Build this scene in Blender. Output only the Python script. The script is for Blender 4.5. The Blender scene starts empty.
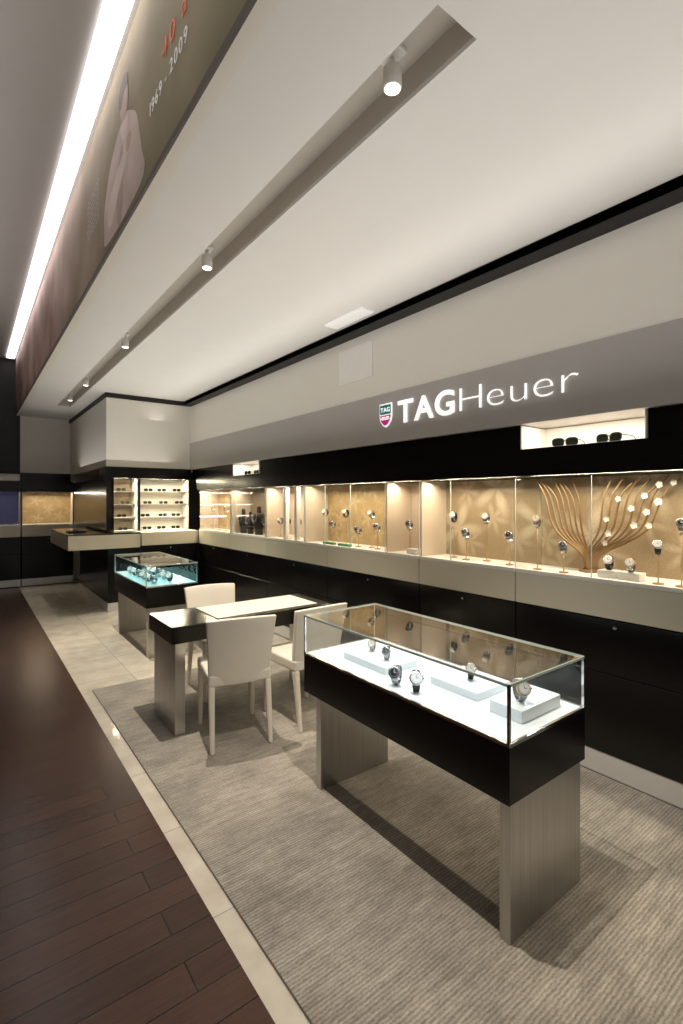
import bpy, bmesh, math, random
from mathutils import Vector, Matrix
random.seed(7)
R=math.radians
scene=bpy.context.scene
scene.view_settings.view_transform='Standard'
col=scene.collection

# ------------------------------------------------------------ materials
def newmat(name):
    m=bpy.data.materials.new(name); m.use_nodes=True
    nt=m.node_tree; b=nt.nodes['Principled BSDF']
    return m,nt,b
def pm(name,c,rough=.5,metal=0,emit=None,es=0,noise=.06,nscale=6,bump=0,bscale=80,coat=0,spec=.5):
    m,nt,b=newmat(name)
    tc=nt.nodes.new('ShaderNodeTexCoord')
    n=nt.nodes.new('ShaderNodeTexNoise'); n.inputs['Scale'].default_value=nscale; n.inputs['Detail'].default_value=4
    nt.links.new(tc.outputs['Object'],n.inputs['Vector'])
    mx=nt.nodes.new('ShaderNodeMixRGB')
    mx.inputs[1].default_value=(*[x*(1-noise) for x in c],1); mx.inputs[2].default_value=(*[min(1,x*(1+noise)) for x in c],1)
    nt.links.new(n.outputs['Fac'],mx.inputs[0]); nt.links.new(mx.outputs[0],b.inputs['Base Color'])
    b.inputs['Roughness'].default_value=rough; b.inputs['Metallic'].default_value=metal
    b.inputs['Specular IOR Level'].default_value=spec
    b.inputs['Coat Weight'].default_value=coat
    if emit: b.inputs['Emission Color'].default_value=(*emit,1); b.inputs['Emission Strength'].default_value=es
    if bump:
        n2=nt.nodes.new('ShaderNodeTexNoise'); n2.inputs['Scale'].default_value=bscale
        nt.links.new(tc.outputs['Object'],n2.inputs['Vector'])
        bp=nt.nodes.new('ShaderNodeBump'); bp.inputs['Strength'].default_value=bump; bp.inputs['Distance'].default_value=.002
        nt.links.new(n2.outputs['Fac'],bp.inputs['Height']); nt.links.new(bp.outputs[0],b.inputs['Normal'])
    return m
def glassmat(name,tint=(.97,.985,.98),base=.05,top=.85):
    m=bpy.data.materials.new(name); m.use_nodes=True; nt=m.node_tree
    nt.nodes.clear(); o=nt.nodes.new('ShaderNodeOutputMaterial')
    t=nt.nodes.new('ShaderNodeBsdfTransparent'); t.inputs[0].default_value=(*tint,1)
    g=nt.nodes.new('ShaderNodeBsdfGlossy'); g.inputs['Roughness'].default_value=.01
    f=nt.nodes.new('ShaderNodeLayerWeight'); f.inputs['Blend'].default_value=.5
    p=nt.nodes.new('ShaderNodeMath'); p.operation='POWER'; p.inputs[1].default_value=5
    q=nt.nodes.new('ShaderNodeMath'); q.operation='MULTIPLY_ADD'; q.inputs[1].default_value=top; q.inputs[2].default_value=base
    mx=nt.nodes.new('ShaderNodeMixShader')
    nt.links.new(f.outputs['Facing'],p.inputs[0]); nt.links.new(p.outputs[0],q.inputs[0])
    nt.links.new(q.outputs[0],mx.inputs[0]); nt.links.new(t.outputs[0],mx.inputs[1]); nt.links.new(g.outputs[0],mx.inputs[2])
    nt.links.new(mx.outputs[0],o.inputs[0]); return m

M_white=pm('ceiling_paint',(.80,.78,.75),.8,noise=.02)
M_wallw=pm('wall_paint',(.80,.76,.69),.7,noise=.02)
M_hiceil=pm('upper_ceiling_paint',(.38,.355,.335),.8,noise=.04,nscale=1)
M_grey=pm('grey_panel',(.44,.415,.395),.5,noise=.03)
M_black=pm('black_lacquer',(.006,.005,.005),.2,noise=.2,spec=.3)
M_blackmat=pm('matte_black',(.008,.007,.007),.6)
M_brown=pm('dark_brown_wall',(.10,.08,.07),.6)
M_cream=pm('cream_panel',(.66,.61,.48),.35,noise=.03)
M_plinth=pm('pale_metal_plinth',(.74,.72,.68),.4,metal=.2)
M_shelfw=pm('white_laminate',(.85,.82,.76),.4,noise=.02)
M_acryl=pm('white_acrylic',(.74,.77,.79),.3,noise=.02)
M_leather=pm('cream_leather',(.80,.74,.635),.5,noise=.04,nscale=10,bump=.3,bscale=300)
M_chrome=pm('polished_steel',(.75,.75,.76),.15,metal=1)
M_dsteel=pm('watch_steel',(.42,.42,.44),.25,metal=1)
M_gold=pm('rose_gold',(.50,.33,.17),.35,metal=.7)
M_branch=pm('aged_gold',(.28,.175,.08),.4,metal=.4)
M_dial=pm('dark_dial',(.02,.02,.03),.2)
M_dialw=pm('white_dial',(.75,.74,.72),.3)
M_strap=pm('black_strap',(.015,.013,.012),.5)
M_glass=glassmat('clear_glass')
M_glasstop=glassmat('reflective_glass_top',(.93,.98,.985),.20,.78)
M_edge=pm('polished_glass_edge',(.50,.58,.55),.15,noise=.1)
M_darkglass=pm('dark_glass',(.02,.025,.02),.08)
M_tabletop=pm('smoked_glass',(.012,.014,.011),.14,spec=.45)
M_led=pm('light_diffuser',(1,1,1),.5,emit=(1,.95,.94),es=4.5)
M_sign=pm('lit_white_letters',(.95,.95,.95),.4,emit=(1,.98,.94),es=.8)
M_green=pm('emblem_green',(.0,.13,.12),.3,emit=(0,.25,.24),es=.3)
M_red=pm('emblem_red',(.45,.01,.16),.3,emit=(.8,.05,.35),es=.3)
M_plastic=pm('white_spot_housing',(.8,.78,.74),.4)
M_lens=pm('lamp_lens',(1,1,1),.5,emit=(1,.92,.8),es=5)
M_lightpatch=pm('painted_light_patch',(.86,.83,.78),.6)
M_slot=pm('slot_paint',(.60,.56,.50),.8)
M_petal=pm('white_petal',(.85,.78,.66),.5)
M_tag=pm('green_card',(.03,.22,.08),.5)
M_bust=pm('dark_velvet',(.03,.02,.018),.9)
M_backpink=pm('pale_panel',(.56,.46,.35),.6)
M_backdark=pm('dark_backdrop',(.24,.19,.13),.5,noise=.3,nscale=4)
M_blue=pm('blue_backdrop',(.03,.03,.09),.5,noise=.6,nscale=8,emit=(.06,.07,.35),es=.08)
M_bwhite=pm('printed_white',(.80,.78,.75),.5,emit=(1,1,1),es=.08)
M_bfaint=pm('printed_faint',(.40,.33,.27),.5)
M_bred=pm('printed_red',(.62,.12,.05),.5,emit=(.8,.13,.03),es=.15)
M_fig=pm('printed_pale_suit',(.52,.40,.34),.6,noise=.4,nscale=4)
M_fig1=pm('printed_suit_shade',(.40,.295,.245),.6,noise=.35,nscale=6)
M_fig3=pm('printed_suit_light',(.62,.50,.43),.6,noise=.25,nscale=6)
M_fig2=pm('printed_skin',(.42,.29,.22),.6,noise=.25,nscale=14)
M_hair=pm('printed_hair',(.13,.09,.06),.6,noise=.3,nscale=14)

M_brush,nt,b=newmat('brushed_steel')
tc=nt.nodes.new('ShaderNodeTexCoord'); mp=nt.nodes.new('ShaderNodeMapping'); mp.inputs['Scale'].default_value=(60,60,1.2)
n=nt.nodes.new('ShaderNodeTexNoise'); n.inputs['Scale'].default_value=1.5; n.inputs['Detail'].default_value=6
nt.links.new(tc.outputs['Object'],mp.inputs[0]); nt.links.new(mp.outputs[0],n.inputs['Vector'])
cr=nt.nodes.new('ShaderNodeValToRGB'); cr.color_ramp.elements[0].color=(.38,.37,.355,1); cr.color_ramp.elements[1].color=(.64,.63,.61,1)
nt.links.new(n.outputs['Fac'],cr.inputs[0]); nt.links.new(cr.outputs[0],b.inputs['Base Color'])
b.inputs['Metallic'].default_value=.95; b.inputs['Roughness'].default_value=.3
b.inputs['Anisotropic'].default_value=.5

def backdrop(name,c1,c2,scale):
    m,nt,b=newmat(name); N=nt.nodes.new; L=nt.links.new
    def math_(op,a,bv=None,cv=None):
        q=N('ShaderNodeMath'); q.operation=op
        for i,v in enumerate((a,bv,cv)):
            if v is None: continue
            if isinstance(v,(int,float)): q.inputs[i].default_value=v
            else: L(v,q.inputs[i])
        return q.outputs[0]
    tc=N('ShaderNodeTexCoord'); sp=N('ShaderNodeSeparateXYZ'); L(tc.outputs['Object'],sp.inputs[0])
    cb=N('ShaderNodeCombineXYZ'); L(sp.outputs['X'],cb.inputs[0]); L(sp.outputs['Z'],cb.inputs[1])
    masks=[]
    for sc,pet,ph in ((scale,5,0),(scale*1.7,6,1.3)):
        vo=N('ShaderNodeTexVoronoi'); vo.voronoi_dimensions='2D'; vo.inputs['Scale'].default_value=sc; L(cb.outputs[0],vo.inputs['Vector'])
        sub=N('ShaderNodeVectorMath'); sub.operation='SUBTRACT'; L(cb.outputs[0],sub.inputs[0]); L(vo.outputs['Position'],sub.inputs[1])
        s2=N('ShaderNodeSeparateXYZ'); L(sub.outputs[0],s2.inputs[0])
        th=math_('ARCTAN2',s2.outputs['Y'],s2.outputs['X']); c=math_('COSINE',math_('ADD',math_('MULTIPLY',th,pet),ph))
        rad=math_('MULTIPLY_ADD',c,.17,.34)
        d=math_('SUBTRACT',rad,vo.outputs['Distance'])
        mr=N('ShaderNodeMapRange'); mr.inputs[1].default_value=-.03; mr.inputs[2].default_value=.22; L(d,mr.inputs[0]); masks.append(mr.outputs[0])
    mk=math_('MAXIMUM',math_('MULTIPLY',masks[0],1.0),math_('MULTIPLY',masks[1],.5))
    mx0=N('ShaderNodeMixRGB'); mx0.inputs[1].default_value=(*c1,1); mx0.inputs[2].default_value=(*c2,1); L(mk,mx0.inputs[0])
    w=N('ShaderNodeTexVoronoi'); w.inputs['Scale'].default_value=90; L(tc.outputs['Object'],w.inputs['Vector'])
    mx=N('ShaderNodeMixRGB'); mx.blend_type='MULTIPLY'; mx.inputs[0].default_value=.2
    L(mx0.outputs[0],mx.inputs[1]); L(w.outputs['Distance'],mx.inputs[2])
    L(mx.outputs[0],b.inputs['Base Color']); b.inputs['Roughness'].default_value=.5
    return m
M_backgold=backdrop('gold_floral_backdrop',(.36,.265,.155),(.60,.49,.34),2.0)
M_backgold2=backdrop('amber_backdrop',(.43,.30,.14),(.56,.42,.23),4)

M_wood,nt,b=newmat('dark_wood_planks')
geo=nt.nodes.new('ShaderNodeNewGeometry')
br=nt.nodes.new('ShaderNodeTexBrick'); br.inputs['Scale'].default_value=1
br.inputs['Brick Width'].default_value=.95; br.inputs['Row Height'].default_value=.13; br.inputs['Mortar Size'].default_value=.0025
br.offset=.37; br.inputs['Color1'].default_value=(.078,.034,.020,1); br.inputs['Color2'].default_value=(.050,.021,.013,1); br.inputs['Mortar'].default_value=(.004,.002,.002,1)
nt.links.new(geo.outputs['Position'],br.inputs['Vector'])
mp=nt.nodes.new('ShaderNodeMapping'); mp.inputs['Scale'].default_value=(2.5,40,1)
n=nt.nodes.new('ShaderNodeTexNoise'); n.inputs['Scale'].default_value=2; n.inputs['Detail'].default_value=6
nt.links.new(geo.outputs['Position'],mp.inputs[0]); nt.links.new(mp.outputs[0],n.inputs['Vector'])
mx=nt.nodes.new('ShaderNodeMixRGB'); mx.blend_type='MULTIPLY'; mx.inputs[0].default_value=.65
nt.links.new(br.outputs['Color'],mx.inputs[1]); nt.links.new(n.outputs['Fac'],mx.inputs[2])
hs=nt.nodes.new('ShaderNodeHueSaturation'); hs.inputs['Value'].default_value=1.25
nt.links.new(mx.outputs[0],hs.inputs['Color']); nt.links.new(hs.outputs[0],b.inputs['Base Color'])
b.inputs['Roughness'].default_value=.26; b.inputs['Specular IOR Level'].default_value=.4
bp=nt.nodes.new('ShaderNodeBump'); bp.inputs['Strength'].default_value=.3; bp.inputs['Distance'].default_value=.002; bp.invert=True
nt.links.new(br.outputs['Fac'],bp.inputs['Height']); nt.links.new(bp.outputs[0],b.inputs['Normal'])

M_stone,nt,b=newmat('cream_stone_tiles')
geo=nt.nodes.new('ShaderNodeNewGeometry')
br=nt.nodes.new('ShaderNodeTexBrick'); br.inputs['Scale'].default_value=1; br.offset=0
br.inputs['Brick Width'].default_value=.6; br.inputs['Row Height'].default_value=.6; br.inputs['Mortar Size'].default_value=.002
br.inputs['Color1'].default_value=(.62,.56,.46,1); br.inputs['Color2'].default_value=(.54,.49,.40,1); br.inputs['Mortar'].default_value=(.26,.23,.19,1)
nt.links.new(geo.outputs['Position'],br.inputs['Vector'])
n=nt.nodes.new('ShaderNodeTexNoise'); n.inputs['Scale'].default_value=6; n.inputs['Detail'].default_value=6
nt.links.new(geo.outputs['Position'],n.inputs['Vector'])
mx=nt.nodes.new('ShaderNodeMixRGB'); mx.blend_type='OVERLAY'; mx.inputs[0].default_value=.4
nt.links.new(br.outputs['Color'],mx.inputs[1]); nt.links.new(n.outputs['Fac'],mx.inputs[2]); nt.links.new(mx.outputs[0],b.inputs['Base Color'])
b.inputs['Roughness'].default_value=.08; b.inputs['Specular IOR Level'].default_value=.65

M_carpet,nt,b=newmat('ribbed_carpet')
geo=nt.nodes.new('ShaderNodeNewGeometry')
w=nt.nodes.new('ShaderNodeTexWave'); w.bands_direction='Y'; w.inputs['Scale'].default_value=22; w.inputs['Distortion'].default_value=2.5; w.inputs['Detail'].default_value=3; w.inputs['Detail Scale'].default_value=2
n=nt.nodes.new('ShaderNodeTexNoise'); n.inputs['Scale'].default_value=130; n.inputs['Detail'].default_value=4
mpc=nt.nodes.new('ShaderNodeMapping'); mpc.inputs['Scale'].default_value=(4,30,1); nt.links.new(geo.outputs['Position'],mpc.inputs[0])
n3=nt.nodes.new('ShaderNodeTexNoise'); n3.inputs['Scale'].default_value=1.2; n3.inputs['Detail'].default_value=8; n3.inputs['Roughness'].default_value=.8
n4=nt.nodes.new('ShaderNodeTexNoise'); n4.inputs['Scale'].default_value=3.2; n4.inputs['Detail'].default_value=5; n4.inputs['Roughness'].default_value=.65
nt.links.new(mpc.outputs[0],n3.inputs['Vector'])
for q in (w,n,n4): nt.links.new(geo.outputs['Position'],q.inputs['Vector'])
mx=nt.nodes.new('ShaderNodeMixRGB'); mx.inputs[0].default_value=.66
nt.links.new(w.outputs['Fac'],mx.inputs[1]); nt.links.new(n.outputs['Fac'],mx.inputs[2])
cr=nt.nodes.new('ShaderNodeValToRGB'); cr.color_ramp.elements[0].position=.15; cr.color_ramp.elements[1].position=.85
cr.color_ramp.elements[0].color=(.15,.13,.105,1); cr.color_ramp.elements[1].color=(.43,.39,.33,1)
nt.links.new(mx.outputs[0],cr.inputs[0])
m2=nt.nodes.new('ShaderNodeMixRGB'); m2.blend_type='OVERLAY'; m2.inputs[0].default_value=1
nt.links.new(cr.outputs[0],m2.inputs[1]); nt.links.new(n3.outputs['Fac'],m2.inputs[2])
m3=nt.nodes.new('ShaderNodeMixRGB'); m3.blend_type='OVERLAY'; m3.inputs[0].default_value=.7
nt.links.new(m2.outputs[0],m3.inputs[1]); nt.links.new(n4.outputs['Fac'],m3.inputs[2]); nt.links.new(m3.outputs[0],b.inputs['Base Color'])
b.inputs['Roughness'].default_value=.8; b.inputs['Specular IOR Level'].default_value=.2
b.inputs['Sheen Weight'].default_value=.3
bp=nt.nodes.new('ShaderNodeBump'); bp.inputs['Strength'].default_value=.6; bp.inputs['Distance'].default_value=.005
nt.links.new(mx.outputs[0],bp.inputs['Height']); nt.links.new(bp.outputs[0],b.inputs['Normal'])

M_banner,nt,b=newmat('printed_banner')
tc=nt.nodes.new('ShaderNodeTexCoord')
sep=nt.nodes.new('ShaderNodeSeparateXYZ'); nt.links.new(tc.outputs['Object'],sep.inputs[0])
mr=nt.nodes.new('ShaderNodeMapRange'); mr.inputs[1].default_value=-2.5; mr.inputs[2].default_value=1.5
nt.links.new(sep.outputs['Y'],mr.inputs[0])
n=nt.nodes.new('ShaderNodeTexNoise'); n.inputs['Scale'].default_value=1.3; n.inputs['Detail'].default_value=3
nt.links.new(tc.outputs['Object'],n.inputs['Vector'])
cr=nt.nodes.new('ShaderNodeValToRGB'); cr.color_ramp.elements[0].color=(.19,.17,.085,1); cr.color_ramp.elements[1].color=(.34,.29,.18,1)
cr.color_ramp.elements[0].position=.3; cr.color_ramp.elements[1].position=.7
cr2=nt.nodes.new('ShaderNodeValToRGB'); cr2.color_ramp.elements[0].color=(.19,.10,.075,1); cr2.color_ramp.elements[1].color=(.42,.30,.25,1)
cr2.color_ramp.elements[0].position=.3; cr2.color_ramp.elements[1].position=.7
nt.links.new(n.outputs['Fac'],cr.inputs[0]); nt.links.new(n.outputs['Fac'],cr2.inputs[0])
mx=nt.nodes.new('ShaderNodeMixRGB'); nt.links.new(mr.outputs[0],mx.inputs[0]); nt.links.new(cr.outputs[0],mx.inputs[1]); nt.links.new(cr2.outputs[0],mx.inputs[2])
nt.links.new(mx.outputs[0],b.inputs['Base Color']); b.inputs['Roughness'].default_value=.6; b.inputs['Specular IOR Level'].default_value=.1

# ------------------------------------------------------------ builders
def fin(name,bm,mat,parent=None,loc=(0,0,0),rot=(0,0,0),smooth=False,recalc=True):
    if recalc: bmesh.ops.recalc_face_normals(bm,faces=bm.faces)
    me=bpy.data.meshes.new(name); bm.to_mesh(me); bm.free()
    if smooth:
        for p in me.polygons: p.use_smooth=True
    for m in (mat if isinstance(mat,(list,tuple)) else [mat]): me.materials.append(m)
    o=bpy.data.objects.new(name,me); col.objects.link(o); o.location=loc; o.rotation_euler=rot
    if parent: o.parent=parent
    return o
def addbox(bm,x0,x1,y0,y1,z0,z1,mi=0):
    vs=[bm.verts.new((x,y,z)) for x in (x0,x1) for y in (y0,y1) for z in (z0,z1)]
    for f in ((0,1,3,2),(4,6,7,5),(0,4,5,1),(2,3,7,6),(0,2,6,4),(1,5,7,3)):
        fc=bm.faces.new([vs[i] for i in f]); fc.material_index=mi
def box(name,x0,x1,y0,y1,z0,z1,mat,parent=None,bev=0,seg=2):
    cx,cy=(x0+x1)/2,(y0+y1)/2
    bm=bmesh.new(); addbox(bm,x0-cx,x1-cx,y0-cy,y1-cy,0,z1-z0)
    if bev: bmesh.ops.bevel(bm,geom=bm.edges[:],offset=bev,segments=seg,affect='EDGES',profile=.6)
    return fin(name,bm,mat,parent,(cx,cy,z0))
def sheet(name,x0,x1,y0,y1,z0,z1,mat,parent=None):
    bm=bmesh.new()
    if x0==x1: c=[(x0,y0,z0),(x0,y1,z0),(x0,y1,z1),(x0,y0,z1)]
    elif y0==y1: c=[(x0,y0,z0),(x1,y0,z0),(x1,y0,z1),(x0,y0,z1)]
    else: c=[(x0,y0,z0),(x1,y0,z0),(x1,y1,z0),(x0,y1,z0)]
    o=Vector(c[0])
    bm.faces.new([bm.verts.new(Vector(q)-o) for q in c]); return fin(name,bm,mat,parent,o)
def multi(name,bs,mat,parent=None,loc=(0,0,0)):
    bm=bmesh.new()
    for q in bs: addbox(bm,*q)
    return fin(name,bm,mat,parent,loc)
def sweep(bm,pts,rad,seg=8,closed=False):
    pts=[Vector(p) for p in pts]; n=len(pts); rings=[]
    for i,p in enumerate(pts):
        if closed: t=pts[(i+1)%n]-pts[i-1]
        else: t=pts[min(i+1,n-1)]-pts[max(i-1,0)]
        t.normalize(); up=Vector((0,0,1)) if abs(t.z)<.9 else Vector((1,0,0))
        a=t.cross(up).normalized(); c=t.cross(a).normalized()
        r=rad[i] if isinstance(rad,(list,tuple)) else rad
        rings.append([bm.verts.new(p+a*r*math.cos(2*math.pi*k/seg)+c*r*math.sin(2*math.pi*k/seg)) for k in range(seg)])
    for i in range(n if closed else n-1):
        A=rings[i];B=rings[(i+1)%n]
        s=min(range(seg),key=lambda q:(B[q].co-A[0].co-(pts[(i+1)%n]-pts[i])).length)
        B=B[s:]+B[:s]
        d1=(B[1].co-A[1].co-(pts[(i+1)%n]-pts[i])).length; d2=(B[-1].co-A[1].co-(pts[(i+1)%n]-pts[i])).length
        if d2<d1: B=[B[0]]+B[:0:-1]
        for k in range(seg): bm.faces.new((A[k],A[(k+1)%seg],B[(k+1)%seg],B[k]))
    if not closed: bm.faces.new(rings[0]); bm.faces.new(rings[-1][::-1])
def tube(name,pts,rad,mat,parent=None,seg=8,closed=False,loc=(0,0,0)):
    bm=bmesh.new(); sweep(bm,pts,rad,seg,closed); return fin(name,bm,mat,parent,loc,smooth=True)
def lathe(name,prof,mat,parent=None,loc=(0,0,0),seg=28,sy=1,rot=(0,0,0),smooth=True):
    bm=bmesh.new(); rings=[]
    for r,z in prof: rings.append([bm.verts.new((r*math.cos(2*math.pi*k/seg),sy*r*math.sin(2*math.pi*k/seg),z)) for k in range(seg)])
    for A,B in zip(rings,rings[1:]):
        for k in range(seg): bm.faces.new((A[k],A[(k+1)%seg],B[(k+1)%seg],B[k]))
    bm.faces.new(rings[0][::-1]); bm.faces.new(rings[-1])
    o=fin(name,bm,mat,parent,loc,rot,smooth)
    if smooth:
        for p in o.data.polygons:
            if len(p.vertices)>4: p.use_smooth=False
        ang=o.modifiers.new('edge_split','EDGE_SPLIT'); ang.split_angle=R(50)
    return o
def prism(name,b0,z0,b1,z1,mat,parent,bev=.006):
    bm=bmesh.new()
    v=[bm.verts.new((x,y,z)) for (q,z) in ((b0,z0),(b1,z1)) for x,y in ((q[0],q[2]),(q[1],q[2]),(q[1],q[3]),(q[0],q[3]))]
    bm.faces.new(v[:4]);bm.faces.new(v[4:])
    for i in range(4): bm.faces.new((v[i],v[(i+1)%4],v[4+(i+1)%4],v[4+i]))
    bmesh.ops.bevel(bm,geom=bm.edges[:],offset=bev,segments=2,affect='EDGES')
    return fin(name,bm,mat,parent)
def polyplate(name,pts,y0,y1,mat,parent,loc=(0,0,0)):
    bm=bmesh.new(); a=[bm.verts.new((x,y0,z)) for x,z in pts]; c=[bm.verts.new((x,y1,z)) for x,z in pts]
    bm.faces.new(a); bm.faces.new(c[::-1]); n=len(pts)
    for i in range(n): bm.faces.new((a[i],a[(i+1)%n],c[(i+1)%n],c[i]))
    return fin(name,bm,mat,parent,loc)
def thing(name,loc,rz,label,cat,group=None,scale=1):
    e=bpy.data.objects.new(name,None); col.objects.link(e); e.empty_display_size=.1
    e.location=loc; e.rotation_euler=(0,0,R(rz)); e.scale=(scale,)*3
    tag(e,label,cat,group); return e
def tag(e,label,cat,group=None):
    e['label']=label; e['category']=cat
    if group: e['group']=group
def struct(o): o['kind']='structure'; return o
def copy_tree(root,loc,rz,scale=None):
    def rec(o,par):
        c=o.copy(); col.objects.link(c)
        if par: c.parent=par
        for ch in [x for x in bpy.data.objects if x.parent==o]: rec(ch,c)
        return c
    c=rec(root,None); c.location=loc; c.rotation_euler=(0,0,R(rz))
    if scale: c.scale=(scale,)*3
    return c
def area(loc,rot,sx,sy,e,c,spread=180):
    l=bpy.data.lights.new('area_lamp','AREA'); l.shape='RECTANGLE'; l.size=sx; l.size_y=sy; l.energy=e; l.color=c; l.spread=R(spread)
    o=bpy.data.objects.new('area_lamp',l); col.objects.link(o); o.location=loc; o.rotation_euler=rot; return o
def glyph(name,s,size,mat,off,ext,shear=0):
    cu=bpy.data.curves.new(name,'FONT'); cu.body=s; cu.size=size; cu.offset=off; cu.extrude=ext; cu.shear=shear
    t=bpy.data.objects.new(name+'_tmp',cu); col.objects.link(t)
    dg=bpy.context.evaluated_depsgraph_get(); me=bpy.data.meshes.new_from_object(t.evaluated_get(dg))
    bpy.data.objects.remove(t); me.materials.clear(); me.materials.append(mat); return me
def letters(s,size,mat,parent,loc,adir,rot,width=None,off=0,ext=.006,gap=.02,shear=0,center=False,name='letter'):
    items=[];x=0
    for ch in s:
        if ch==' ': x+=size*.28; continue
        me=glyph(name,ch,size,mat,off,ext,shear); xs=[v.co.x for v in me.vertices]; x0,x1=min(xs),max(xs)
        for v in me.vertices: v.co.x-=x0
        items.append((me,x)); x+=x1-x0+gap
    x-=gap; k=(width/x) if width else 1
    sh=-x*k/2 if center else 0
    for me,px in items:
        for v in me.vertices: v.co.x*=k
        o=bpy.data.objects.new(name,me); col.objects.link(o); o.parent=parent
        o.location=Vector(loc)+Vector(adir)*(px*k+sh); o.rotation_euler=[R(a) for a in rot]

# ------------------------------------------------------------ room shell
CZ=3.2; HZ=4.25; WX=2.92; BY=11.2; EX=.75
struct(box('floor',-4,EX,-2.5,BY,-.1,0,M_wood))
struct(box('floor',EX,3.3,-2.5,BY,-.1,0,M_stone))
bm=bmesh.new()
S0,S1,SY0,SY1=1.21,1.41,1.08,9.6
for q in ((.80,S0,-2.5,BY),(S1,2.82,-2.5,BY),(S0,S1,-2.5,SY0),(S0,S1,SY1,BY)):
    addbox(bm,*q,CZ,CZ+.02)
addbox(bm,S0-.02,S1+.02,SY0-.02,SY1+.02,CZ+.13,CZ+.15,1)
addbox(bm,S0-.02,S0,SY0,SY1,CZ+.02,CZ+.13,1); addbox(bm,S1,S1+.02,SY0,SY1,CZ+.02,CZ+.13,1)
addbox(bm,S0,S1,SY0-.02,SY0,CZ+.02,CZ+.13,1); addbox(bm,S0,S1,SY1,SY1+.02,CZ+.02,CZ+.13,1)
struct(fin('ceiling',bm,[M_white,M_slot]))
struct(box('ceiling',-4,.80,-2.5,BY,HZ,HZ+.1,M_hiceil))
struct(box('unseen_wall_left',-4.1,-4,-2.5,BY,0,HZ,M_brown))  # unseen wall, added dark to deepen reflections in the wood floor
struct(box('trim_1',.735,.80,-2.5,BY,3.2,HZ,M_wallw))
struct(box('trim_2',.722,.735,-2.5,BY,3.19,3.215,M_brown))
struct(box('trim_3',2.80,3.3,-2.5,BY,CZ+.14,CZ+.18,M_blackmat))
struct(box('trim_4',2.80,2.82,-2.5,BY,CZ+.0,CZ+.14,M_blackmat))
struct(box('wall_back',-4,3.4,BY,BY+.1,0,HZ,M_wallw))
struct(box('trim_5',-4,.80,BY-.03,BY,2.1,HZ-.001,M_blackmat))
struct(box('wall_right',3.3,3.4,-2.5,BY,0,HZ,M_blackmat))
struct(box('wall_right',WX,3.3,-2.5,7.95,2.53,3.13,M_wallw))
struct(box('wall_right',WX-.01,3.3,-2.5,7.95,2.10,2.53,M_grey))
struct(box('trim_6',WX-.03,3.3,-2.5,7.6,1.755,1.93,M_black))
nb=[(2.955,3.3,-2.5,1.13,1.93,2.10),(2.955,3.3,1.90,5.6,1.93,2.10),(2.955,3.3,6.37,7.95,1.93,2.10)]
struct(multi('trim_7',nb,M_black))
struct(box('trim_8',2.80,2.95,-2.5,7.93,3.128,3.14,M_blackmat))
struct(box('wall_front',1.645,3.3,7.95,BY-.001,2.10,3.13,M_wallw))
struct(box('trim_9',1.63,WX,7.935,BY,3.132,CZ,M_blackmat))
struct(box('trim_10',1.635,WX,7.93,8.4,1.93,2.10,M_black))
struct(box('trim_11',1.645,1.72,7.95,BY-.3,1.15,1.93,M_black))
struct(box('trim_12',1.72,3.3,8.3,8.4,0,1.93,M_blackmat))
struct(box('trim_13',.80,1.645,BY-.06,BY,1.80,2.12,M_black))
struct(box('trim_14',WX-.006,WX,3.38,3.88,2.72,3.05,M_lightpatch))  # patch of light on the upper wall, put into a paler plate
v=box('ceiling_vent',2.60,2.74,3.15,3.68,CZ-.012,CZ,pm('glowing_vent',(.9,.9,.9),.4,emit=(1,.98,.95),es=.2)); tag(v,'flush pale rectangular vent in the white ceiling','vent')  # ceiling vent; faint glow added in place of light falling on it

ls=thing('light_strip',(.64,-2.4,HZ),0,'long glowing white linear ceiling light beside the banner','ceiling light')
box('diffuser',-.065,.06,0,13.4,-.02,0,M_led,ls)

# banner
bn=thing('advertising_banner',(.735,-2.0,3.22),0,'long brown printed banner with pale figure and lettering','banner')
box('printed_sheet',-.012,0,0,13.1,0,1.0,M_banner,bn)
letters('1969 - 2009',.092,M_bwhite,bn,(-.014,4.52,.28),(0,-1,0),(90,0,-90),width=.52,ext=.001,gap=.018)
letters('40 años',.13,M_bred,bn,(-.014,4.33,.41),(0,-1,0),(90,0,-90),width=.62,ext=.001,gap=.03,off=-.001)
def bplate(name,pts,mat,off):
    bm=bmesh.new(); a=[bm.verts.new((-.0125-off,y+2,z-3.22)) for y,z in pts]; bm.faces.new(a)
    return fin(name,bm,mat,bn)
def smoothpts(p,it=2):
    for _ in range(it):
        q=[]
        for i in range(len(p)):
            a,b_=p[i],p[(i+1)%len(p)]
            q+=[(a[0]*.75+b_[0]*.25,a[1]*.75+b_[1]*.25),(a[0]*.25+b_[0]*.75,a[1]*.25+b_[1]*.75)]
        p=q
    return p
bplate('printed_figure',smoothpts([(2.66,3.235),(3.56,3.235),(3.54,3.36),(3.56,3.48),(3.48,3.60),(3.40,3.70),(3.26,3.77),(3.10,3.82),(2.98,3.82),(2.86,3.75),(2.76,3.68),(2.70,3.52),(2.66,3.40),(2.60,3.32)]),M_fig,.001)
bplate('printed_jacket_shade',smoothpts([(3.06,3.24),(3.20,3.24),(3.22,3.42),(3.16,3.60),(3.08,3.72),(3.04,3.60)]),M_fig1,.0013)
bplate('printed_collar',smoothpts([(2.94,3.72),(3.02,3.66),(3.10,3.74),(3.12,3.80),(3.02,3.79),(2.95,3.79)]),M_fig3,.0016)
bplate('printed_sleeve',smoothpts([(3.36,3.30),(3.46,3.38),(3.40,3.50),(3.28,3.56),(3.10,3.60),(2.96,3.64),(2.92,3.58),(3.04,3.50),(3.22,3.40)]),M_fig3,.0018)
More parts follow.
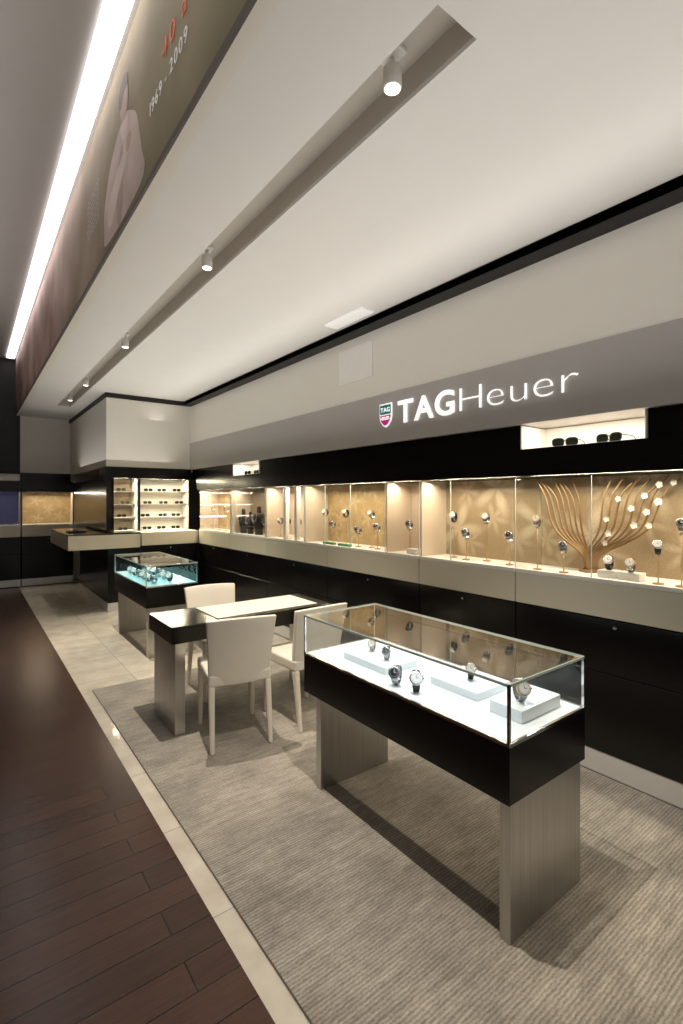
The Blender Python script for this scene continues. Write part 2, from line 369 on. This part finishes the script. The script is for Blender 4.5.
bplate('printed_hand',smoothpts([(2.90,3.57),(2.98,3.57),(2.98,3.65),(2.90,3.67),(2.86,3.62)]),M_fig2,.0020)
bplate('printed_face',smoothpts([(2.97,3.80),(3.07,3.80),(3.12,3.87),(3.13,3.95),(3.08,4.0),(2.99,4.0),(2.94,3.94),(2.93,3.87)]),M_fig2,.0020)
bplate('printed_hair',smoothpts([(2.95,3.95),(3.04,3.96),(3.11,3.88),(3.16,3.95),(3.13,4.03),(3.02,4.06),(2.94,4.02)]),M_hair,.0024)
bm=bmesh.new()
for r_ in range(9):
    z=.32+.034*r_; y=5.72
    for wd in range(6):
        L_=.035+.03*((r_*7+wd*5)%4)/3; vs=[bm.verts.new((-.0135,yy,zz)) for yy,zz in ((y,z),(y+L_,z),(y+L_,z+.013),(y,z+.013))]; bm.faces.new(vs); y+=L_+.018
o_=fin('faint_print',bm,M_bfaint,bn); o_['kind']='stuff'

# ------------------------------------------------------------ carpet
cp=box('carpet',.835,2.918,-2.4,4.55,0,.012,M_carpet); tag(cp,'large greige ribbed rug laid over pale stone floor','rug')

# ------------------------------------------------------------ base cabinets
CT=1.122
def base_cabinet(loc,rz,w,d=.37,group='black base cabinets along the wall'):
    e=thing('base_cabinet',loc,rz,'glossy black base cabinet with cream upper panel and pale plinth','cabinet',group)
    box('body',0,w,.02,d,.14,.92,M_blackmat,e)
    box('plinth',0,w,.006,d,0.013,.14,M_plinth,e)
    x0=.002;x1=w-.002
    box('door',x0,x1,0,.02,.145,.60,M_black,e,.0015,1)
    dr=box('drawer',x0,x1,0,.02,.605,.915,M_black,e,.0015,1)
    lathe('lock',[(.009,0),(.009,.006),(.004,.008)],M_chrome,dr,(0,-.01,.27),rot=(R(90),0,0),seg=12)
    box('upper_panel',.002,w-.002,-.006,.02,.923,CT-.002,M_cream,e,.0015,1)
    box('counter_top',0,w,.02,d,.92,CT-.002,M_shelfw,e)
    return e
def display_unit(loc,rz,w,back,d=.37,e_w=8,colr=(1,.85,.64),label='',seams=(),z0=CT,z1=1.752,sides='pp'):
    e=thing('wall_display_case',loc,rz,label,'display case','wall display cases')
    box('back_panel',0,w,d-.06,d-.045,z0,z1,back,e)
    box('display_floor',0,w,-.006,d-.06,z0,z0+.022,M_shelfw,e)
    for s,x in zip(sides,(0,w-.012)):
        if s=='p': box('side_panel',x,x+.012,.012,d-.06,z0+.022,z1,M_backpink,e)
        else: sheet('side_panel',x+.006,x+.006,.012,d-.06,z0+.022,z1,M_glass,e)
    edges=[0,*seams,w]
    for a,c in zip(edges,edges[1:]):
        sheet('glass_pane',a+.004,c-.004,.003,.003,z0+.022,z1-.005,M_glass,e)
        box('glass_edge',c-.003,c+.001,-.001,.007,z0+.022,z1-.005,M_edge,e)
    mat=Matrix.Translation(loc)@Matrix.Rotation(R(rz),4,'Z')
    p=mat@Vector((w/2,.10,z1-.012)); area(p,(R(-12),0,R(rz)),w*.92,.03,e_w*w,colr)
    return e
ys=[-1.6,-.62,.65,1.92,2.8,4.08,5.36,6.42,7.58]
for a,c in zip(ys,ys[1:]): base_cabinet((WX,c,0),-90,c-a-.003)
GL='glass-fronted wall display case with gold floral backdrop'
display_unit((WX,.65,0),-90,1.25,M_backgold,label=GL,sides='gp')
display_unit((WX,1.92,0),-90,1.265,M_backgold,label=GL,seams=(.5,),sides='gg')
display_unit((WX,2.80,0),-90,.875,M_backgold,label=GL,seams=(.32,),sides='pg')
display_unit((WX,3.21,0),-90,.405,M_backpink,label='narrow wall display case with pale beige backdrop',e_w=8,sides='pg')
display_unit((WX,4.50,0),-90,1.285,M_backgold2,label='wall display case with amber backdrop',seams=(.37,.79),sides='gg')
display_unit((WX,5.40,0),-90,.895,M_backpink,label='wall display case with pale backdrop and white posts',seams=(.43,),e_w=8)
display_unit((WX,6.42,0),-90,1.015,M_backdark,label='wall display case with dark backdrop',e_w=6)
display_unit((WX,7.56,0),-90,1.135,M_backgold2,label='wall display case with amber backdrop',e_w=9)
ZF=CT+.0225
for y in (4.52,4.72,4.96):
    q=box('display_post',2.95,3.0,y,y+.05,ZF,1.745,M_shelfw); tag(q,'slim white upright post inside wall case','post','white posts in the wall case')

def niche(y0,y1):
    e=thing('display_niche',(2.94,(y0+y1)/2,1.93),0,'small open white lit niche in the black band','niche','white display niches')
    h=(y1-y0)/2-.002
    box('niche_floor',0,.3,-h,h,0,.008,M_shelfw,e); box('niche_back',.29,.3,-h,h,.008,.165,M_shelfw,e)
    box('niche_side',0,.29,-h,-h+.008,.008,.165,M_shelfw,e); box('niche_side',0,.29,h-.008,h,.008,.165,M_shelfw,e)
    area((3.05,(y0+y1)/2,2.095),(0,0,0),.03,(y1-y0)*.9,3.2*(y1-y0),(1,.9,.75))
niche(1.13,1.90); niche(5.6,6.37)

# ------------------------------------------------------------ sunglasses
def rr(w,h,n=20,cx=0):
    out=[]
    for i in range(n):
        a=2*math.pi*i/n; ca,sa=math.cos(a),math.sin(a)
        out.append((cx+w/2*math.copysign(abs(ca)**.7,ca),h/2*math.copysign(abs(sa)**.7,sa)))
    return out
def make_sunglasses():
    e=thing('sunglasses',(0,0,0),0,'dark-lensed sunglasses with thin frame','sunglasses','sunglasses on display')
    bm=bmesh.new()
    for cx in (-.035,.035): sweep(bm,[(x,0,z+.026) for x,z in rr(.06,.042,cx=cx)],.0028,6,True)
    sweep(bm,[(-.008,0,.032),(0,-.002,.036),(.008,0,.032)],.0028,6)
    fin('frame',bm,M_strap,e,smooth=True)
    for cx in (-.035,.035): polyplate('lens',[(x,z+.026) for x,z in rr(.056,.038,cx=cx)],-.001,.001,M_darkglass,e)
    for s in (-1,1): tube('temple',[(s*.066,0,.036),(s*.068,.03,.035),(s*.067,.09,.032),(s*.064,.12,.014),(s*.063,.13,.003)],.0022,M_strap,e,6)
    return e
sg=make_sunglasses(); sg.location=(3.03,1.64,1.939); sg.rotation_euler=(0,0,R(-80)); sg.scale=(1.2,)*3
copy_tree(sg,(3.03,1.37,1.939),-100)
copy_tree(sg,(3.03,6.1,1.939),-85); copy_tree(sg,(3.03,5.85,1.939),-95)

# ------------------------------------------------------------ watches
def make_watch(name,strapmat,casemat,dialmat,label,tilt=50,group='wristwatches'):
    e=thing(name,(0,0,0),0,label,'watch',group)
    r=.031; T=Matrix.Translation((0,0,r))@Matrix.Rotation(R(tilt),4,'X')
    def ap(o):
        o.data.transform(T); return o
    bm=bmesh.new(); n=28
    rings=[]
    for i in range(n):
        a=2*math.pi*i/n; wd=.0095 if math.cos(a)<.5 else .0115
        c=Vector((0,math.sin(a),math.cos(a)))
        rings.append([bm.verts.new(Vector((x,0,0))+c*q) for x,q in ((-wd,r-.003),(wd,r-.003),(wd,r),(-wd,r))])
    for i in range(n):
        A=rings[i];B=rings[(i+1)%n]
        for k in range(4): bm.faces.new((A[k],A[(k+1)%4],B[(k+1)%4],B[k]))
    ap(fin('strap',bm,strapmat,e))
    ap(lathe('case',[(.017,r-.006),(.020,r-.003),(.0205,r+.004),(.019,r+.0065),(.0165,r+.007)],casemat,e,seg=32))
    ap(lathe('dial',[(.0163,r+.0068),(.0163,r+.0074)],dialmat,e,seg=32))
    bm=bmesh.new()
    addbox(bm,-.0007,.0007,0,.011,r+.0076,r+.008); addbox(bm,0,.008,-.0008,.0008,r+.0076,r+.008)
    for k in range(12):
        a=k*math.pi/6; x,y=.0138*math.cos(a),.0138*math.sin(a); addbox(bm,x-.001,x+.001,y-.001,y+.001,r+.0074,r+.0078)
    ap(fin('hands',bm,M_dialw if dialmat is M_dial else M_dial,e))
    bm=bmesh.new(); sweep(bm,[(.020,0,r+.001),(.0245,0,r+.001)],.0028,10); ap(fin('crown',bm,casemat,e))
    return e
W=[make_watch('wristwatch',M_dsteel,M_dsteel,M_dial,'steel bracelet wristwatch with dark dial',62),
   make_watch('wristwatch',M_strap,M_chrome,M_dialw,'steel wristwatch with white dial and black strap',60),
   make_watch('wristwatch',M_dsteel,M_gold,M_dialw,'gold-bezel wristwatch with white dial',66)]
used=[0,0,0]
def watch(k,loc,rz,s=1.3):
    if not used[k]:
        used[k]=1; w=W[k]; w.location=loc; w.rotation_euler=(0,0,R(rz)); w.scale=(s,)*3; return w
    return copy_tree(W[k],loc,rz,s)

# ------------------------------------------------------------ glass showcases
def showcase(loc,group,label,en,colr,floormat):
    e=thing('glass_showcase',loc,0,label,'display case',group)
    X0,X1,Y0,Y1=0,.535,0,1.33
    box('body',X0,X1,Y0,Y1,.505,.713,M_black,e,.002,1)
    box('leg',.02,.515,.01,.055,0,.505,M_brush,e,.001,1)
    box('leg',.02,.515,1.19,1.235,0,.505,M_brush,e,.001,1)
    box('display_floor',.012,X1-.012,.012,1.318,.713,.723,floormat,e)
    zt=.932
    sheet('glass_pane',X0+.003,X1-.003,Y0+.003,Y0+.003,.723,zt,M_glass,e); sheet('glass_pane',X0+.003,X1-.003,Y1-.003,Y1-.003,.723,zt,M_glass,e)
    sheet('glass_pane',X0+.003,X0+.003,Y0+.003,Y1-.003,.723,zt,M_glass,e); sheet('glass_pane',X1-.003,X1-.003,Y0+.003,Y1-.003,.723,zt,M_glass,e)
    sheet('glass_top',X0,X1,Y0,Y1,zt+.005,zt+.005,M_glasstop,e)
    for x in (X0,X1-.01):
        for y in (Y0,Y1-.01): box('corner_post',x,x+.01,y,y+.01,.723,zt,M_chrome,e)
    bs=[(X0,X1,Y0,Y0+.006,zt-.006,zt+.004),(X0,X1,Y1-.006,Y1,zt-.006,zt+.004),(X0,X0+.006,Y0,Y1,zt-.006,zt+.004),(X1-.006,X1,Y0,Y1,zt-.006,zt+.004)]
    multi('top_rim',bs,M_edge,e)
    bs=[(X0-.001,X1+.001,Y0-.001,Y0+.008,.712,.725),(X0-.001,X1+.001,Y1-.008,Y1+.001,.712,.725),(X0-.001,X0+.008,Y0,Y1,.712,.725),(X1-.008,X1+.001,Y0,Y1,.712,.725)]
    multi('lower_rim',bs,M_chrome,e)
    lx,ly,lz=loc
    area((lx+X1-.03,ly+.66,lz+.92),(0,R(25),0),.012,1.25,en,colr)
    area((lx+X0+.03,ly+.66,lz+.92),(0,R(-20),0),.012,1.25,en*.5,colr)
    return e
showcase((1.52,1.025,.0125),'freestanding glass showcases','black freestanding glass-topped watch showcase on brushed steel legs',1.9,(.74,.91,1),M_acryl)
showcase((1.43,5.13,0),'freestanding glass showcases','black freestanding glass showcase with teal-tinted lit interior',3.0,(.25,.80,.9),pm('teal_lit_acrylic',(.35,.62,.64),.3))  # teal of the case lighting is also put into the floor colour

def ped(x0,x1,y0,y1,h,rz=0):
    q=box('display_block',x0,x1,y0,y1,.736,.736+h,M_acryl,None,.004); tag(q,'low white acrylic display block in showcase','display block','white display blocks'); q.rotation_euler=(0,0,R(rz))
ped(1.64,1.86,1.80,2.14,.035); ped(1.74,1.98,1.33,1.60,.035); ped(1.70,1.98,1.09,1.24,.05)
watch(0,(1.61,1.69,.736),-60,1.4); watch(1,(1.62,1.575,.736),-45,1.5); watch(2,(1.79,1.16,.787),-35,1.4)
watch(1,(1.86,1.46,.772),-50,1.2); watch(0,(1.74,1.90,.772),-55,1.1); watch(2,(1.78,2.06,.772),-55,1.0)
for i,y in enumerate((5.3,5.48,5.66,5.84,6.02,6.2)):
    watch(i%3,(1.56,y,.724),-45,1.4); watch((i+1)%3,(1.74,y+.05,.724),-40,1.5)

# ------------------------------------------------------------ wall-case contents
def make_stand(h):
    e=thing('display_stand',(0,0,0),0,'slim metal watch stand','stand','watch stands in wall cases')
    lathe('base',[(.028,0),(.028,.006),(.006,.01)],M_gold,e,seg=20)
    tube('stem',[(0,0,.008),(.004,0,h*.5),(0,0,h-.006)],.003,M_gold,e,8)
    lathe('cradle',[(.006,h-.01),(.012,h-.003),(.012,h)],M_gold,e,seg=14)
    return e
stands={}
def stand(x,y,h,k,s=1.22,rz=-75):
    z=ZF
    if h not in stands: o=make_stand(h); o.location=(x,y,z); stands[h]=o
    else: copy_tree(stands[h],(x,y,z),0)
    watch(k,(x,y,z+h),rz,s)
for i,(y,h) in enumerate([(3.44,.16),(3.58,.28),(3.72,.12),(3.98,.28),(4.14,.16),(4.34,.28),(3.02,.2),(2.58,.28),(2.42,.16),(2.27,.28),(2.04,.16)]):
    stand(3.03+.05*(i%2),y,h,(0,2,0,1)[i%4])
for y in (4.62,4.88,5.12,5.3): stand(3.08,y,.16,1)
for y,h in ((6.6,.12),(6.85,.28),(7.1,.16),(7.35,.28)): stand(3.06,y,h,0)
def bust(y,s,first=[None]):
    if first[0] is None:
        e=thing('jewellery_bust',(3.06,y,ZF),-90,'dark velvet necklace bust with pale chain','bust','dark jewellery busts')
        lathe('torso',[(.05,0),(.055,.01),(.05,.03),(.07,.09),(.085,.15),(.07,.185),(.032,.20),(.028,.25),(.024,.255)],M_bust,e,sy=.55)
        pts=[(.045*math.cos(a),-.042-.01*math.sin(a),.19-.075*math.sin(a)) for a in [math.pi*i/14 for i in range(15)]]
        tube('necklace',pts,.003,M_chrome,e,6)
        first[0]=e; e.scale=(s,)*3
    else: copy_tree(first[0],(3.06,y,ZF),-90,s)
for y,s in ((5.57,1.2),(5.83,1.45),(6.07,1.15),(6.28,1.3)): bust(y,s)
for y in (3.86,4.12):
    q=box('price_card',2.95,2.99,y-.09,y+.09,ZF,ZF+.022,M_tag,None,.003); tag(q,'small green card holder on display ledge','card','green cards')
for y,w in ((1.36,.10),(1.24,.12),(2.95,.1),(5.0,.1)):
    q=box('display_block',2.97,3.06,y-w/2,y+w/2,ZF,ZF+.043,M_shelfw,None,.003); tag(q,'small pale display block on wall-case ledge','display block','small blocks in wall cases')
watch(1,(3.015,1.36,ZF+.044),-80,1.3); watch(2,(3.015,1.24,ZF+.044),-80,1.3)

bs=thing('branch_sculpture',(3.14,1.545,ZF),0,'tall curving golden metal branches with pale blossoms','sculpture')
lathe('base',[(.055,0),(.055,.012),(.04,.02)],M_branch,bs,seg=24)
def bez(p,n=24):
    out=[]
    for i in range(n):
        t=i/(n-1); out.append(tuple(sum(c*q[k] for c,q in zip(((1-t)**3,3*t*(1-t)**2,3*t*t*(1-t),t**3),p)) for k in range(3)))
    return out
tips=[]
def stem(i,x,y0,y1,hh):
    s=1 if y1>0 else -1
    a=bez([(x,y0,.015),(x,y0-s*.05,.17),(x,y1*.66,.16),(x,y1*.80,.34)],16)
    c=bez([(x,y1*.80,.34),(x,y1*.88,.43),(x,y1*.84,.48),(x,y1+s*.05,hh)],12)
    p=a+c[1:]; n=len(p)
    tube('branch',p,[.0088*(1-.45*j/n) for j in range(n)],M_branch,bs,8); tips.append(p)
for i in range(7):
    f=i/6; stem(i,-.035+.01*i,.014+.004*i,.30-.22*f,.605-.025*(i%3))
for i in range(8):
    f=i/7; stem(i,-.035+.01*i,-.014-.004*i,-.12-.33*f,.605-.025*(i%3))
def flower(loc,s):
    bm=bmesh.new()
    for k in range(5):
        a=2*math.pi*k/5; c=Vector((0,math.cos(a),math.sin(a))); pr=Vector((0,-math.sin(a),math.cos(a)))
        ctr=c*.5+Vector((-.15,0,0)); vs=[]
        for q in range(10):
            t=2*math.pi*q/10; vs.append(bm.verts.new(ctr+c*.48*math.cos(t)+pr*.40*math.sin(t)+Vector((-.12*math.cos(t)-.02*k,0,0))))
        bm.faces.new(vs)
    bmesh.ops.create_uvsphere(bm,u_segments=8,v_segments=6,radius=.18)
    bmesh.ops.scale(bm,vec=(s,)*3,verts=bm.verts)
    return fin('blossom',bm,M_petal,bs,loc)
for k,(i,j,s) in enumerate([(8,15,.020),(9,12,.022),(11,18,.020),(12,14,.023),(13,17,.021),(14,20,.023),(14,14,.020),(12,22,.020),(13,24,.021),(10,9,.020),(14,25,.019),(9,21,.018)]):
    x,y,z=tips[i][j]; flower((x-.02,y,z),s)
for y,h,k in ((1.62,.12,0),(1.80,.28,2),(.98,.28,0),(1.09,.16,1)): stand(2.98,y,h,k)

# ------------------------------------------------------------ sign
sg2=thing('wall_sign',(WX-.012,3.027,2.25),-90,'illuminated white letters with green and red shield emblem on grey band','sign')
letters('TAG',.26,M_sign,sg2,(0,-.012,0),(1,0,0),(90,0,0),width=.605,off=.0052,ext=.004,gap=.012)
letters('Heuer',.26,M_sign,sg2,(.655,-.012,0),(1,0,0),(90,0,0),width=.885,off=-.0065,ext=.004,gap=.036)
def shield(s,cx,cz):
    pts=[(-.5,.55),(.5,.55),(.5,-.1),(.42,-.32),(.2,-.52),(0,-.6),(-.2,-.52),(-.42,-.32),(-.5,-.1)]
    return [(cx+x*s*.86,cz+z*s) for x,z in pts]
cx,cz=-.16,.09
polyplate('emblem_frame',shield(.178,cx,cz),-.008,0,M_sign,sg2)
S=.158
polyplate('emblem_upper',[(cx-.43*S,cz+.55*S),(cx+.43*S,cz+.55*S),(cx+.43*S,cz+.03*S),(cx-.43*S,cz+.03*S)],-.012,-.008,M_green,sg2)
polyplate('emblem_lower',[(cx+x*S*.86,cz+z*S) for x,z in [(.5,-.02),(.5,-.1),(.42,-.32),(.2,-.52),(0,-.6),(-.2,-.52),(-.42,-.32),(-.5,-.1),(-.5,-.02)]],-.012,-.008,M_red,sg2)
letters('TAG',.054,M_sign,sg2,(cx,-.0125,cz+.026),(1,0,0),(90,0,0),off=.001,ext=.001,gap=.004,center=True)
letters('HEUER',.037,M_sign,sg2,(cx,-.0125,cz-.042),(1,0,0),(90,0,0),off=.001,ext=.001,gap=.003,center=True)

# ------------------------------------------------------------ spotlights
def make_spot(loc):
    e=thing('spotlight',loc,0,'small white cylindrical ceiling spotlight in recessed slot','spotlight','ceiling spotlights')
    box('mount',-.03,.03,-.05,.05,-.02,0,M_plastic,e,.003)
    tube('stem',[(0,0,-.02),(0,0,-.06)],.008,M_plastic,e)
    h=lathe('lamp_head',[(.034,0),(.036,.004),(.036,.075),(.03,.085)],M_plastic,e,(0,0,-.14),seg=28)
    lathe('lens',[(.029,-.002),(.029,.001)],M_lens,h,(0,0,0),seg=24)
    return e
sp=None
for y,en,dy,sz in ((1.40,270,.25,66),(3.25,290,.25,66),(5.45,300,.2,70),(7.6,150,-.9,58),(8.9,60,0,40)):
    loc=(1.31,y,CZ+.13)
    if sp is None: sp=make_spot(loc)
    else: copy_tree(sp,loc,0)
    l=bpy.data.lights.new('spot_beam','SPOT'); l.energy=en; l.color=(1,.90,.77); l.spot_size=R(sz); l.spot_blend=.9; l.shadow_soft_size=.02
    o=bpy.data.objects.new('spot_beam',l); col.objects.link(o); o.location=(1.31,y,CZ-.035)
    d=Vector((1.75 if y<7 else 1.3,y+dy,0))-o.location; o.rotation_euler=d.to_track_quat('-Z','Y').to_euler()
# unseen lamps added in mid-air to brighten both ceilings
area((1.8,4.6,2.2),(R(180),0,0),1.6,11,40,(1,.965,.92))
area((2.38,4.8,2.86),(R(180),0,0),.2,9,5,(1,.96,.90))  # added floating strip for the bright streak along the ceiling
area((-1.0,4.0,2.9),(R(180),0,0),2.0,10,75,(1,.95,.92))

# ------------------------------------------------------------ consultation table
tb=thing('consultation_table',(1.08,3.28,.0125),0,'black-framed consultation table with glass top and brushed steel legs','table')
box('table_body',0,1.30,0,.52,.625,.728,M_black,tb,.002,1)
box('table_top',-.002,1.302,-.002,.522,.728,.74,M_tabletop,tb,.002,1)
box('leg',.03,.10,.03,.49,0,.625,M_brush,tb,.001,1)
box('leg',1.2,1.27,.03,.49,0,.625,M_brush,tb,.001,1)
q=box('desk_pad',1.42,2.28,3.33,3.76,.753,.759,M_leather,None,.002); tag(q,'pale leather writing pad on dark table','desk pad')

# ------------------------------------------------------------ chairs
def make_chair():
    e=thing('dining_chair',(0,0,0),0,'cream leather dining chair with wide back and tapered legs','chair','cream leather chairs')
    box('seat',-.205,.205,-.20,.24,.40,.475,M_leather,e,.018,4)
    bm=bmesh.new(); nu,nv=10,8; F=[];B=[]
    for j in range(nv+1):
        v=j/nv; z=.40+.44*v; hw=.195+.03*v; fr=[];bk=[]
        for i in range(nu+1):
            u=-1+2*i/nu; curve=.022*u*u
            y=-.185-.075*v**1.3+curve
            zz=z-(.008*u*u if j==nv else 0)
            fr.append(bm.verts.new((u*hw,y+.016,zz))); bk.append(bm.verts.new((u*hw,y-.02,zz)))
        F.append(fr);B.append(bk)
    for j in range(nv):
        for i in range(nu):
            bm.faces.new((F[j][i],F[j][i+1],F[j+1][i+1],F[j+1][i])); bm.faces.new((B[j][i],B[j+1][i],B[j+1][i+1],B[j][i+1]))
        bm.faces.new((F[j][0],F[j+1][0],B[j+1][0],B[j][0])); bm.faces.new((F[j][nu],B[j][nu],B[j+1][nu],F[j+1][nu]))
    for i in range(nu):
        bm.faces.new((F[0][i],B[0][i],B[0][i+1],F[0][i+1])); bm.faces.new((F[nv][i],F[nv][i+1],B[nv][i+1],B[nv][i]))
    o=fin('backrest',bm,M_leather,e,smooth=True)
    bv=o.modifiers.new('bevel','BEVEL'); bv.width=.007; bv.segments=3; bv.limit_method='ANGLE'
    for s in (-1,1):
        a,c=sorted((s*.165,s*.203)); a2,c2=sorted((s*.175,s*.2))
        prism('leg',(a2,c2,-.255,-.23),0,(a,c,-.205,-.155),.405,M_leather,e)
        prism('leg',(a2,c2,.205,.23),0,(a,c,.185,.228),.405,M_leather,e)
    return e
ch=make_chair(); ch.location=(1.45,3.13,.0125); ch.rotation_euler=(0,0,R(-12))
copy_tree(ch,(1.99,3.10,.0125),2)
copy_tree(ch,(1.69,3.93,.0125),176)

# ------------------------------------------------------------ corner shelving and far counter
base_cabinet((2.06,7.62,0),0,.86,.66)
def shelving(x0,x1,label,back,en,z0,ns):
    e=thing('shelving_unit',((x0+x1)/2,7.97,z0),0,label,'shelves','lit eyewear shelving'); h=(x1-x0)/2; H=1.925-z0
    box('back_panel',-h,h,.30,.32,0,H,back,e); box('side_panel',-h,-h+.015,0,.30,0,H,M_black,e); box('side_panel',h-.015,h,0,.30,0,H,M_shelfw,e)
    zs=[H*i/ns for i in range(ns)]
    for z in zs: box('shelf',-h+.016,h-.016,.0,.30,z,z+.010,M_shelfw,e)
    area(((x0+x1)/2,8.05,1.915),(R(-15),0,0),h*1.8,.04,en,(1,.88,.62))
    for zi in zs[1:]: area(((x0+x1)/2,8.02,z0+zi-.004),(R(-15),0,0),h*1.7,.02,en*.6,(1,.88,.62))
    return [z0+z+.0105 for z in zs]
zA=shelving(1.74,2.10,'black-sided shelving unit with lit shelves of eyewear',M_backdark,3,CT+.001,4)
zB=shelving(2.12,2.90,'white lit shelving unit with rows of eyewear',M_shelfw,7.5,CT+.001,4)
for z in zA:
    copy_tree(sg,(1.92+random.uniform(-.05,.05),8.06,z),0,1)
for z in zB:
    for x in (2.26,2.51,2.74): copy_tree(sg,(x+random.uniform(-.03,.03),8.06,z),random.uniform(-12,8),1)
ct=thing('service_counter',(1.6,7.64,0),0,'service counter with cantilevered cream top over glossy black base','counter')
box('body',0,.44,0,2.2,.12,.90,M_black,ct); box('plinth',.0,.44,0,2.2,0,.12,M_plinth,ct)
box('cream_desk',-.50,.45,.0,1.8,.90,1.10,M_cream,ct,.003); box('counter_top',-.50,.45,.0,1.8,1.10,1.12,M_darkglass,ct)
q=thing('glass_display_box',(1.3,8.3,1.12),0,'small glass display box on service counter','display box')
box('base',-.12,.12,-.12,.12,0,.02,M_black,q); box('glass_cover',-.11,.11,-.11,.11,.02,.12,M_glass,q)
for i,(x0,w,bk,lb,en) in enumerate(((.80,.84,M_backgold2,'far wall display case with amber backdrop',6),(-.10,.88,M_blue,'far wall display case with blue backdrop',1.2),(-1.0,.88,M_blue,'far wall display case with blue backdrop',1.2))):
    base_cabinet((x0,BY-.42,0),0,w,.36); display_unit((x0,BY-.42,0),0,w,bk,label=lb,e_w=en)
    struct(box('trim_%d'%(15+i),x0,x0+w,BY-.42,BY-.061,1.752,1.95,M_black))

# ------------------------------------------------------------ world & camera
w=bpy.data.worlds.new('world'); scene.world=w; w.use_nodes=True
bg=w.node_tree.nodes['Background']; bg.inputs[0].default_value=(1,.97,.92,1); bg.inputs[1].default_value=.33
cam=bpy.data.cameras.new('camera'); co=bpy.data.objects.new('camera',cam); col.objects.link(co)
cam.sensor_fit='VERTICAL'; cam.sensor_height=36; cam.lens=493/1024*36; cam.shift_y=-12/1024; cam.clip_start=.02
co.location=(0,0,1.6); co.rotation_euler=(R(90),0,R(-37.2))
scene.camera=co
